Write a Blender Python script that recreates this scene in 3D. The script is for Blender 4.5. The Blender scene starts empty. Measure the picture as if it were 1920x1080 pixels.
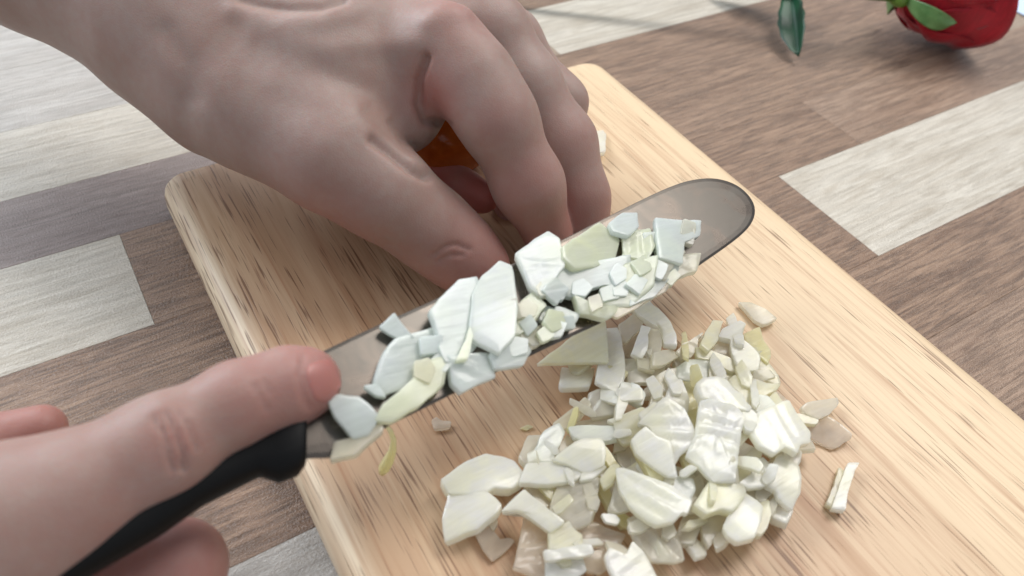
import bpy, bmesh, math, random
import numpy as np
from mathutils import Vector, Matrix
from mathutils.bvhtree import BVHTree

sc = bpy.context.scene
# ------------------------------------------------------------------ camera
H = .22                                   # camera height above the table
V1 = np.array([-400., -1150.]); V2 = np.array([4100., -700.]); CC = np.array([960., 540.])
a_, b_ = V1 - CC, V2 - CC
F = math.sqrt(-(a_ @ b_))
_n = lambda v: v / np.linalg.norm(v)
_Y = _n(np.array([a_[0], -a_[1], -F])); _X = _n(np.array([b_[0], -b_[1], -F])); _Z = np.cross(_X, _Y)
R = np.array([_X, _Y, _Z]); CAM = np.array([0, 0, H])
cam = bpy.data.cameras.new('camera'); camo = bpy.data.objects.new('camera', cam)
sc.collection.objects.link(camo); sc.camera = camo
m = Matrix.Identity(4)
for i in range(3):
    for j in range(3): m[i][j] = R[i, j]
    m[i][3] = CAM[i]
camo.matrix_world = m
cam.sensor_width = 36; cam.lens = F / 1920 * 36; cam.clip_start = .01; cam.clip_end = 50
cam.dof.use_dof = True; cam.dof.focus_distance = .275; cam.dof.aperture_fstop = 11

# ------------------------------------------------------------------ world, lamps, exposure
w = bpy.data.worlds.new('World'); sc.world = w; w.use_nodes = True
bg = w.node_tree.nodes['Background']; bg.inputs[0].default_value = (.87, .925, 1.0, 1); bg.inputs[1].default_value = .54
def area(name, loc, target, sx, sy, power, col):
    l = bpy.data.lights.new(name, 'AREA'); l.shape = 'RECTANGLE'; l.size = sx; l.size_y = sy
    l.energy = power; l.color = col
    o = bpy.data.objects.new(name, l); sc.collection.objects.link(o); o.location = loc
    o.rotation_euler = (Vector(target) - Vector(loc)).to_track_quat('-Z', 'Y').to_euler()
    return o
area('window_light', (-.38, 1.30, .88), (.0, .28, 0), 1.0, 0.75, 21, (.86, .93, 1))
area('ceiling_light', (.95, .35, 1.25), (.12, .12, 0), .7, .7, 14, (1, .96, .91))
sc.view_settings.view_transform = 'Standard'; sc.view_settings.look = 'None'
sc.view_settings.exposure = .05; sc.view_settings.gamma = 1

# ------------------------------------------------------------------ helpers
COL = sc.collection
T = .015                                   # top of the cutting board
def ray(px, py): return R @ np.array([px - 960., -(py - 540.), -F])
def at(px, py, z):                         # point of a horizontal plane
    d = ray(px, py); return CAM + d * ((z - H) / d[2])
def dp(px, py, depth): return CAM + ray(px, py) * (depth / F)
def onplane(px, py, p0, n):
    d = ray(px, py); return CAM + d * (np.dot(p0 - CAM, n) / np.dot(d, n))
def proj(V):                               # world (N,3) -> pixel
    c = (V - CAM) @ R; return 960 + c[:, 0] / -c[:, 2] * F, 540 - c[:, 1] / -c[:, 2] * F
def mesh(name, V, Fs, smooth=True):
    me = bpy.data.meshes.new(name); me.from_pydata([tuple(map(float, v)) for v in V], [], Fs); me.update()
    if smooth:
        for p in me.polygons: p.use_smooth = True
    return me
def obj(name, me, mat=None, parent=None, loc=None):
    o = bpy.data.objects.new(name, me); COL.objects.link(o)
    if mat and not me.materials: me.materials.append(mat)
    if parent: o.parent = parent
    if loc is not None: o.location = tuple(map(float, loc))
    return o
def empty(name, loc=(0, 0, 0)):
    o = bpy.data.objects.new(name, None); COL.objects.link(o); o.location = tuple(map(float, loc)); o.empty_display_size = .02
    return o
def tag(o, label=None, cat=None, group=None, kind=None):
    if label: o['label'] = label
    if cat: o['category'] = cat
    if group: o['group'] = group
    if kind: o['kind'] = kind
    return o
def lin(r, g, b):
    f = lambda c: (c / 255 / 12.92) if c / 255 <= .04045 else ((c / 255 + .055) / 1.055) ** 2.4
    return (f(r), f(g), f(b), 1)

class NT:                                  # small node helper
    def __init__(s, name):
        s.m = bpy.data.materials.new(name); s.m.use_nodes = True; s.t = s.m.node_tree; s.N = s.t.nodes
        s.b = s.N['Principled BSDF']
    def n(s, typ, **k):
        o = s.N.new(typ)
        for a, v in k.items():
            if a in o.inputs: o.inputs[a].default_value = v
            else: setattr(o, a, v)
        return o
    def l(s, a, b): s.t.links.new(a, b)
    def coord(s, scale, rnd=True):
        tc = s.n('ShaderNodeTexCoord'); mp = s.n('ShaderNodeMapping'); mp.inputs['Scale'].default_value = scale
        if rnd:
            oi = s.n('ShaderNodeObjectInfo'); mu = s.n('ShaderNodeVectorMath', operation='MULTIPLY')
            cb = s.n('ShaderNodeCombineXYZ')
            for i in range(3): s.l(oi.outputs['Random'], cb.inputs[i])
            mu.inputs[1].default_value = (3.1, 5.7, 2.3)
            s.l(cb.outputs[0], mu.inputs[0])
            ad = s.n('ShaderNodeVectorMath', operation='ADD')
            s.l(tc.outputs['Object'], ad.inputs[0]); s.l(mu.outputs[0], ad.inputs[1]); s.l(ad.outputs[0], mp.inputs[0])
        else: s.l(tc.outputs['Object'], mp.inputs[0])
        return mp.outputs[0]
    def noise(s, vec, scale=1, detail=3, rough=.5, dist=0):
        o = s.n('ShaderNodeTexNoise'); o.inputs['Scale'].default_value = scale; o.inputs['Detail'].default_value = detail
        o.inputs['Roughness'].default_value = rough; o.inputs['Distortion'].default_value = dist
        s.l(vec, o.inputs['Vector']); return o.outputs['Fac']
    def ramp(s, fac, stops):
        r = s.n('ShaderNodeValToRGB'); e = r.color_ramp.elements
        while len(e) < len(stops): e.new(.5)
        for el, (p, c) in zip(e, stops):
            el.position = p; el.color = c if isinstance(c, tuple) else (c, c, c, 1)
        s.l(fac, r.inputs[0]); return r.outputs[0]
    def mix(s, fac, a, b, mode='MIX'):
        x = s.n('ShaderNodeMix', data_type='RGBA', blend_type=mode)
        for v, i in ((fac, 0), (a, 6), (b, 7)):
            if hasattr(v, 'links'): s.l(v, x.inputs[i])
            else: x.inputs[i].default_value = v
        return x.outputs[2]
    def math(s, op, a, b):
        x = s.n('ShaderNodeMath', operation=op)
        for v, i in ((a, 0), (b, 1)):
            if hasattr(v, 'links'): s.l(v, x.inputs[i])
            else: x.inputs[i].default_value = v
        return x.outputs[0]
    def bump(s, h, strength, dist):
        b = s.n('ShaderNodeBump'); b.inputs['Strength'].default_value = strength; b.inputs['Distance'].default_value = dist
        s.l(h, b.inputs['Height']); s.l(b.outputs[0], s.b.inputs['Normal'])
    def set(s, **k):
        for a, v in k.items():
            i = s.b.inputs[a.replace('_', ' ')]
            if hasattr(v, 'links'): s.l(v, i)
            else: i.default_value = v

def plank_mat(name, light, dark, contrast=.5):
    s = NT(name)
    fine = s.noise(s.coord((48, 720, 300)), 1, 4, .68, .8)
    wavy = s.noise(s.coord((16, 170, 60)), 1, 5, .6, 2.2)
    big = s.noise(s.coord((7, 40, 20)), 1, 2, .5, .8)
    c = s.mix(s.ramp(wavy, [(.36, 0.), (.62, 1.)]), dark, light)
    c = s.mix(s.ramp(big, [(.35, 0.), (.7, .45)]), c, tuple(list(np.array(light[:3]) * 1.05 + .01) + [1]))
    c = s.mix(s.ramp(fine, [(.40, contrast), (.56, 0.)]), c, tuple(list(np.array(dark[:3]) * .48) + [1]))
    grit = s.noise(s.coord((1300, 2200, 900)), 1, 2, .6)
    c = s.mix(s.ramp(grit, [(.60, 0.), (.74, .35)]), c, tuple(list(np.minimum(np.array(light[:3]) * 1.5 + .05, 1)) + [1]))
    h = s.math('ADD', s.math('MULTIPLY', fine, .8), s.math('MULTIPLY', grit, 1.3))
    s.set(Base_Color=c, Roughness=s.ramp(grit, [(.3, .42), (.7, .28)]), Specular_IOR_Level=.75)
    s.bump(h, .75, .0005)
    return s.m
PALE = plank_mat('pale_oak', lin(209, 201, 187), lin(178, 166, 148), .30)
GREY = plank_mat('grey_oak', lin(188, 182, 174), lin(160, 150, 140), .35)
BROWN = plank_mat('brown_oak', lin(156, 126, 102), lin(112, 84, 64), .65)
MAUVE = plank_mat('mauve_oak', lin(148, 131, 124), lin(120, 102, 96), .4)
PINK = plank_mat('pinkish_oak', lin(164, 136, 114), lin(126, 98, 78), .6)
BEIGE = plank_mat('beige_oak', lin(178, 158, 138), lin(146, 124, 104), .4)

def board_mat():
    s = NT('rubberwood')
    tc = s.n('ShaderNodeTexCoord'); sep = s.n('ShaderNodeSeparateXYZ'); s.l(tc.outputs['Object'], sep.inputs[0])
    band = s.noise(s.coord((38, 3.2, 10), False), 1, 3, .5, .9)
    base = s.ramp(band, [(.32, lin(170, 133, 100)), (.46, lin(193, 158, 126)), (.58, lin(205, 174, 141)), (.72, lin(176, 136, 102))])
    sap = s.mix(.5, lin(229, 204, 170), lin(222, 195, 158))      # paler sapwood along the right side
    sapm = s.math('ADD', sep.outputs[0], s.math('MULTIPLY', s.noise(s.coord((9, 3, 1), False), 1, 2), .07))
    sapf = s.ramp(sapm, [(.180, 0.), (.228, .9)])
    c = s.mix(sapf, base, sap)
    sapl = s.ramp(sep.outputs[0], [(.0245, .92), (.0285, 0.)])
    c = s.mix(sapl, c, lin(236, 216, 186))
    fig = s.noise(s.coord((380, 9, 50), False), 1, 4, .6, 1.2)
    c = s.mix(s.ramp(fig, [(.48, 0.), (.72, .5)]), c, lin(160, 108, 74))
    veins = s.noise(s.coord((110, 2.2, 20), False), 1, 2, .5, 1.5)
    c = s.mix(s.ramp(veins, [(.60, 0.), (.70, .35), (.76, .0)]), c, lin(160, 108, 70))
    # pores: short dark dashes, in streaky patches
    pore = s.noise(s.coord((1350, 42, 200), False), 1, 1.5, .5, .3)
    dens = s.noise(s.coord((45, 9, 10), False), 3, 2)
    p = s.math('ADD', pore, s.math('MULTIPLY', s.math('SUBTRACT', dens, .5), .30))
    p = s.math('SUBTRACT', p, s.math('MULTIPLY', sapf, .06))
    pf = s.ramp(p, [(.585, 0.), (.68, .68)])
    c = s.mix(pf, c, lin(98, 60, 38))
    s.set(Base_Color=c, Roughness=.42, Specular_IOR_Level=.4)
    s.bump(s.math('SUBTRACT', fig, s.math('MULTIPLY', pf, 1.2)), .25, .0003)
    return s.m
BOARD = board_mat()

def onion_mat(name, col, core, trans, sss, rough=.2):
    s = NT(name)
    n1 = s.noise(s.coord((110, 110, 110)), 1, 3, .55, .6)
    n2 = s.noise(s.coord((60, 60, 60)), 1, 1)
    c = s.mix(s.ramp(n1, [(.35, 0.), (.62, 1.)]), col, core)
    c = s.mix(s.ramp(n2, [(.5, 0.), (.68, .34)]), c, tuple(list(np.array(col[:3]) * (.99, .97, .80)) + [1]))
    fib = s.noise(s.coord((60, 800, 400)), 1, 3, .6, .4)
    lay = s.noise(s.coord((25, 420, 120)), 1, 2, .5, .3)
    c = s.mix(s.ramp(lay, [(.42, .30), (.52, 0.)]), c, tuple(list(np.array(col[:3]) * .92) + [1]))
    c = s.mix(s.ramp(fib, [(.42, .25), (.56, 0.)]), c, tuple(list(np.array(col[:3]) * .88) + [1]))
    tr = s.math('ADD', trans, s.math('MULTIPLY', s.math('SUBTRACT', n1, .5), .5))
    s.set(Base_Color=c, Roughness=rough, Subsurface_Weight=sss, Subsurface_Scale=.0035, Transmission_Weight=tr, IOR=1.34,
          Specular_IOR_Level=.6, Coat_Weight=.5, Coat_Roughness=.08)
    s.b.inputs['Subsurface Radius'].default_value = (1., 1., .92)
    s.bump(s.math('ADD', s.math('MULTIPLY', lay, 1.6), s.math('ADD', fib, n1)), .22, .0005)
    tl = s.n('ShaderNodeBsdfTranslucent'); s.l(c, tl.inputs['Color'])
    mx = s.n('ShaderNodeMixShader'); mx.inputs[0].default_value = .34
    s.l(s.b.outputs[0], mx.inputs[1]); s.l(tl.outputs[0], mx.inputs[2])
    s.l(mx.outputs[0], s.N['Material Output'].inputs['Surface'])
    return s.m
WHITE = onion_mat('onion_white', lin(252, 249, 230), lin(254, 253, 248), .10, .7)
CREAM = onion_mat('onion_cream', lin(250, 245, 212), lin(252, 250, 234), .18, .7)
GLASSY = onion_mat('onion_translucent', lin(250, 245, 226), lin(252, 249, 238), .44, .5)
PEACH = onion_mat('onion_peach', lin(253, 243, 228), lin(253, 247, 236), .62, .3)
YELL = onion_mat('onion_yellow', lin(246, 238, 186), lin(250, 245, 210), .18, .7)
MINT = onion_mat('onion_mint', lin(244, 248, 236), lin(249, 252, 248), .16, .7)
SHADE = onion_mat('onion_shade', lin(234, 241, 234), lin(242, 247, 244), .14, .6)  # white onion on the blade, its shade painted in as a greyer, cooler colour
SHADEY = onion_mat('onion_shade_cream', lin(238, 241, 212), lin(243, 245, 226), .16, .6)  # cream onion on the blade, same painted-in shade
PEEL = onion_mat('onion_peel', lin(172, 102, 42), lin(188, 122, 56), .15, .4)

def skin_mat(name, c1, c2, red):
    s = NT(name)
    n1 = s.noise(s.coord((45, 45, 45), False), 1, 3, .55, .4)
    c = s.mix(s.ramp(n1, [(.35, 0.), (.65, 1.)]), c1, c2)
    at_ = s.n('ShaderNodeAttribute', attribute_name='red')
    c = s.mix(at_.outputs['Fac'], c, red)
    mot = s.noise(s.coord((350, 350, 350), False), 1, 3, .6)
    c = s.mix(s.ramp(mot, [(.42, .10), (.62, 0.)]), c, tuple(list(np.array(red[:3]) * .8) + [1]))
    vor = s.n('ShaderNodeTexVoronoi', feature='DISTANCE_TO_EDGE'); vor.inputs['Scale'].default_value = 1
    s.l(s.coord((1100, 1100, 1100), False), vor.inputs['Vector'])
    h = s.math('ADD', s.math('MINIMUM', vor.outputs['Distance'], .25), s.math('MULTIPLY', mot, .7))
    s.set(Base_Color=c, Roughness=.5, Subsurface_Weight=.45, Subsurface_Scale=.004, Specular_IOR_Level=.38)
    s.b.inputs['Subsurface Radius'].default_value = (1., .35, .2)
    s.bump(h, .28, .0004)
    return s.m
SKIN = skin_mat('skin', lin(153, 129, 119), lin(163, 142, 133), lin(172, 88, 80))
NAIL = NT('nail'); NAIL.set(Base_Color=lin(172, 114, 106), Roughness=.4, Subsurface_Weight=.4, Subsurface_Scale=.002); NAIL = NAIL.m

def simple(name, col, rough=.4, metal=0., **k):
    s = NT(name); s.set(Base_Color=col, Roughness=rough, Metallic=metal, **k); return s
_s = simple('black_plastic', lin(6, 6, 7), .55, Specular_IOR_Level=.22); _s.bump(_s.noise(_s.coord((900, 900, 900), False), 1, 2), .2, .0002); BLACK = _s.m
def steel_mat():
    s = NT('steel')
    n1 = s.noise(s.coord((8, 600, 600), False), 1, 2, .5)
    wet = s.noise(s.coord((90, 90, 90), False), 1, 3, .6, .6)
    c = s.mix(s.ramp(wet, [(.45, 0.), (.6, .6)]), lin(96, 89, 83), lin(88, 86, 82))
    s.set(Base_Color=c, Metallic=1., Roughness=s.ramp(wet, [(.4, .26), (.6, .34)]))
    s.bump(s.math('ADD', n1, wet), .08, .0003)
    return s.m
STEEL = steel_mat()
def petal_mat():
    s = NT('rose_petal')
    n1 = s.noise(s.coord((60, 60, 60)), 1, 3)
    vein = s.noise(s.coord((900, 120, 120)), 1, 2)
    c = s.mix(s.ramp(n1, [(.35, 0.), (.7, 1.)]), lin(146, 7, 26), lin(182, 14, 38))
    c = s.mix(s.ramp(vein, [(.4, .25), (.55, 0.)]), c, lin(96, 2, 14))
    s.set(Base_Color=c, Roughness=.55, Sheen_Weight=.15, Subsurface_Weight=.15, Subsurface_Scale=.002, Specular_IOR_Level=.3)
    s.bump(vein, .25, .0003); return s.m
PETAL = petal_mat()
def leaf_mat(name, a, b):
    s = NT(name)
    n1 = s.noise(s.coord((70, 70, 70)), 1, 4, .6, .4)
    c = s.mix(s.ramp(n1, [(.35, 0.), (.65, 1.)]), a, b)
    s.set(Base_Color=c, Roughness=.38, Specular_IOR_Level=.5); s.bump(n1, .4, .0006); return s.m
LEAF = leaf_mat('rose_leaf', lin(14, 50, 32), lin(28, 76, 50))
SEPAL = leaf_mat('rose_sepal', lin(76, 118, 66), lin(112, 148, 92))
STEM = leaf_mat('rose_stem', lin(74, 112, 40), lin(104, 140, 58))

# ------------------------------------------------------------------ the table: planks side by side
def box_mesh(name, x0, x1, y0, y1, z0, z1, bev):
    bm = bmesh.new(); bmesh.ops.create_cube(bm, size=1)
    for v in bm.verts:
        v.co = Vector(((x1 - x0) * v.co.x, (y1 - y0) * v.co.y, (z1 - z0) * (v.co.z - .5)))
    top = [e for e in bm.edges if all(v.co.z > -(z1 - z0) * .5 for v in e.verts)]
    bmesh.ops.bevel(bm, geom=top, offset=bev, segments=1, affect='EDGES')
    me = bpy.data.meshes.new(name); bm.to_mesh(me); bm.free(); return me
random.seed(4)
table = tag(empty('table_top', (.2, .2, 0)), 'wooden table top of pale and brown oak strips under the cutting board', kind='structure')
sub = obj('table_core', box_mesh('core', -.9, 1.1, -.55, 1.0, -.03, -.0101, .0005), MAUVE, table, (0, .025 , -.0102)); sub.location.x -= .1
edges = [-.50, -.44, -.385, -.33, -.275, -.22, -.165, -.115, -.07, -.03, .020, .074, .115, .1745, .2149, .2676, .308, .357, .41, .465, .525, .58, .64, .70, .76, .82, .88, .94, 1.0]
known = {  # row start -> list of (x end, material)
    .020: [(-.22, GREY), (.11, BEIGE), (.60, PINK), (1.0, GREY)],
    .074: [(-.10, PALE), (.14, GREY), (.62, BROWN), (1.0, PALE)],
    .115: [(-.16, GREY), (.2690, BROWN), (.62, PALE), (1.0, BROWN)],
    .1745: [(-.25, PALE), (.3262, BROWN), (.60, PINK), (1.0, GREY)],
    .2149: [(-.30, BROWN), (-.0007, PALE), (.47, BROWN), (1.0, BEIGE)],
    .2676: [(-.35, GREY), (.13, MAUVE), (.52, BROWN), (1.0, PALE)],
    .308: [(-.20, BROWN), (.10, PALE), (.2360, BEIGE), (.60, PALE), (1.0, BROWN)],
    .357: [(-.20, PALE), (.12, GREY), (.34, BROWN), (.75, BEIGE), (1.0, BROWN)],
    .41: [(-.10, PALE), (.28, GREY), (.6, PALE), (1.0, MAUVE)],
}
GAP = .00004
for r0, r1 in zip(edges[:-1], edges[1:]):
    segs = known.get(r0)
    if not segs:
        x = -.8 + random.uniform(.05, .3); segs = []
        while x < 1.0:
            segs.append((x, random.choice([PALE, GREY, BROWN, MAUVE, PINK, BEIGE]))); x += random.uniform(.22, .42)
        segs.append((1.0, BROWN))
    x0 = -1.0
    for x1, mt in segs:
        me = box_mesh('plank', x0 + GAP, x1 - GAP, r0 + GAP, r1 - GAP, -.010, 0, .00009)
        o = obj('plank', me, mt); o.location = ((x0 + x1) / 2, (r0 + r1) / 2, 0)
        o.parent = table; o.matrix_parent_inverse = Matrix.Translation((-.2, -.2, 0))
        x0 = x1

# ------------------------------------------------------------------ cutting board
def rounded(x0, x1, y0, y1, rad, k=8):
    pts = []
    for cx, cy, a0 in ((x1 - rad, y1 - rad, 0), (x0 + rad, y1 - rad, 90), (x0 + rad, y0 + rad, 180), (x1 - rad, y0 + rad, 270)):
        for i in range(k + 1):
            a = math.radians(a0 + 90 * i / k); pts.append((cx + rad * math.cos(a), cy + rad * math.sin(a)))
    return pts
def board_mesh():
    X0, X1, Y0, Y1 = .0192, .2352, -.045, .2785
    prof = [(0.003, 0.0004), (.0012, .001), (.0003, .0028), (0, .006), (.0002, .0095), (.0010, .0122), (.0026, .0140), (.0052, .0149), (.0085, T)]
    V = []; Fs = []; n = None
    for off, z in prof:
        ring = rounded(X0 + off, X1 - off, Y0 + off, Y1 - off, .0105 - min(off, .009))
        n = len(ring); V += [(x, y, z) for x, y in ring]
    for k in range(len(prof) - 1):
        for i in range(n):
            j = (i + 1) % n; Fs.append((k * n + i, k * n + j, (k + 1) * n + j, (k + 1) * n + i))
    Fs.append(tuple((len(prof) - 1) * n + i for i in range(n))); Fs.append(tuple(reversed(range(n))))
    me = mesh('cutting_board', V, Fs); me.polygons[-2].use_smooth = False; return me
cb = obj('cutting_board', board_mesh(), BOARD)
cb.location.z = .0002
tag(cb, 'pale rubberwood cutting board with rounded edges under the chopped onion', 'cutting board')

# ------------------------------------------------------------------ onion pieces
def norm_tilt(tx, ty):
    v = np.array([math.sin(math.radians(tx)), math.sin(math.radians(ty)), 1.]); return v / np.linalg.norm(v)
def piece(poly, z, mat, label, thick=.0024, tilt=None, bulge=None, rib=0, ribdir=0, group=None, n=None, p0=None, cat='onion piece', corner=.22, name='onion_piece', grow=1.09):
    c = np.mean(np.array(poly, float), 0)
    if tilt is None: tilt = (random.gauss(0, 6), random.gauss(-3, 6))
    if bulge is None: bulge = random.uniform(-.0005, .0008)
    else: bulge *= .55
    thick = (thick if thick < .0026 else .0026 + (thick - .0026) * .35) * random.uniform(.75, 1.05)
    n = norm_tilt(*tilt) if n is None else n
    p0 = at(c[0], c[1], z) if p0 is None else p0
    pts = np.array([onplane(x, y, p0, n) for x, y in poly]); ctr = pts.mean(0)
    if n @ (CAM - ctr) < 0: n = -n
    u = _n(np.cross(n, [0.13, 1, 0.02])); v = np.cross(n, u)
    q = np.stack([(pts - ctr) @ u, (pts - ctr) @ v], 1)
    # cut corners slightly, then subdivide with a little waviness
    out = []
    N = len(q)
    for i in range(N):
        a, b = q[i], q[(i + 1) % N]; bow = random.gauss(0, .014); pp = np.array([b[1] - a[1], a[0] - b[0]])
        L = np.linalg.norm(b - a); f = min(corner, .00035 / max(L, 1e-6))
        out.append(a + (b - a) * f)
        ns = max(1, int(L / .0022))
        for k in range(1, ns): out.append(a + (b - a) * (f + (1 - 2 * f) * k / ns) + pp * bow * 4 * (k / ns) * (1 - k / ns) + np.random.normal(0, .00010, 2))
        out.append(b - (b - a) * f)
    q = np.array(out) * grow; M = len(q)
    size = np.abs(q).max()
    rib *= 1.4
    if not rib and random.random() < .45 and size > .005: rib = random.uniform(.00008, .00018); ribdir = random.uniform(0, 180)
    th = math.radians(ribdir + random.uniform(-12, 12)); dv = np.array([math.cos(th), math.sin(th)]); ph = random.uniform(0, 6)
    th2 = random.uniform(0, 3.14); dc = np.array([math.cos(th2), math.sin(th2)])
    def hz(xy, sc_):
        h = bulge * (1 - ((xy @ dc) / size) ** 2) * 1.0
        if rib: h += rib * math.sin((xy @ dv) * 2 * math.pi / .0044 + ph) * min(1., (1.02 - sc_) * 8 + .4)
        return h
    V = []; rings = [(.93, -thick, 0), (.975, -thick * .96, 0), (.99, -thick * .6, .3), (1.0, -.00035, 1), (.985, .0, 1), (.955, 0.0001, 1), (.82, .0001, 1), (.64, .0001, 1), (.46, .0001, 1), (.28, .0001, 1), (.12, .0001, 1)]
    for s_, zz, hb in rings:
        for p in q:
            xy = p * s_
            V.append((xy[0], xy[1], zz + hz(xy, s_) * (hb if hb else .6)))
    nb = len(rings) * M
    V.append((0, 0, hz(np.zeros(2), 0) + .0001)); V.append((0, 0, -thick + .6 * hz(np.zeros(2), 0)))
    Fs = []
    for k in range(len(rings) - 1):
        for i in range(M):
            j = (i + 1) % M; Fs.append((k * M + i, k * M + j, (k + 1) * M + j, (k + 1) * M + i))
    k = len(rings) - 1
    for i in range(M):
        j = (i + 1) % M; Fs.append((k * M + i, k * M + j, nb)); Fs.append((j, i, nb + 1))
    W = [ctr + u * a + v * b + n * (c_ ) - ctr for a, b, c_ in V]
    me = mesh(name, W, Fs)
    o = obj(name, me, mat, None, ctr)
    # faces may be wound either way depending on the traced direction
    bm = bmesh.new(); bm.from_mesh(me); bmesh.ops.recalc_face_normals(bm, faces=bm.faces); bm.to_mesh(me); bm.free(); me.set_sharp_from_angle(angle=math.radians(38))
    tag(o, label, cat, group)
    return o
random.seed(11); np.random.seed(11)
PG = 'chopped onion pieces heaped on the cutting board'
def crop(ox, oy, s, pts): return [(ox + x / s, oy + y / s) for x, y in pts]
A = lambda *p: crop(800, 540, 4, p)
B = lambda *p: crop(1200, 540, 4, p)
C = lambda *p: crop(800, 810, 4, p)
D = lambda *p: crop(1200, 810, 4, p)
Fp = lambda *p: list(p)
S = 6.75
E1 = lambda *p: crop(1080, 560, S, p)
E2 = lambda *p: crop(1260, 560, S, p)
E3 = lambda *p: crop(1040, 690, S, p)
E4 = lambda *p: crop(1260, 690, S, p)
E5 = lambda *p: crop(1100, 830, S, p)
E6 = lambda *p: crop(1300, 830, S, p)
E7 = lambda *p: crop(960, 920, S, p)
lv = lambda k: T + .0026 + .0031 * k
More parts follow.
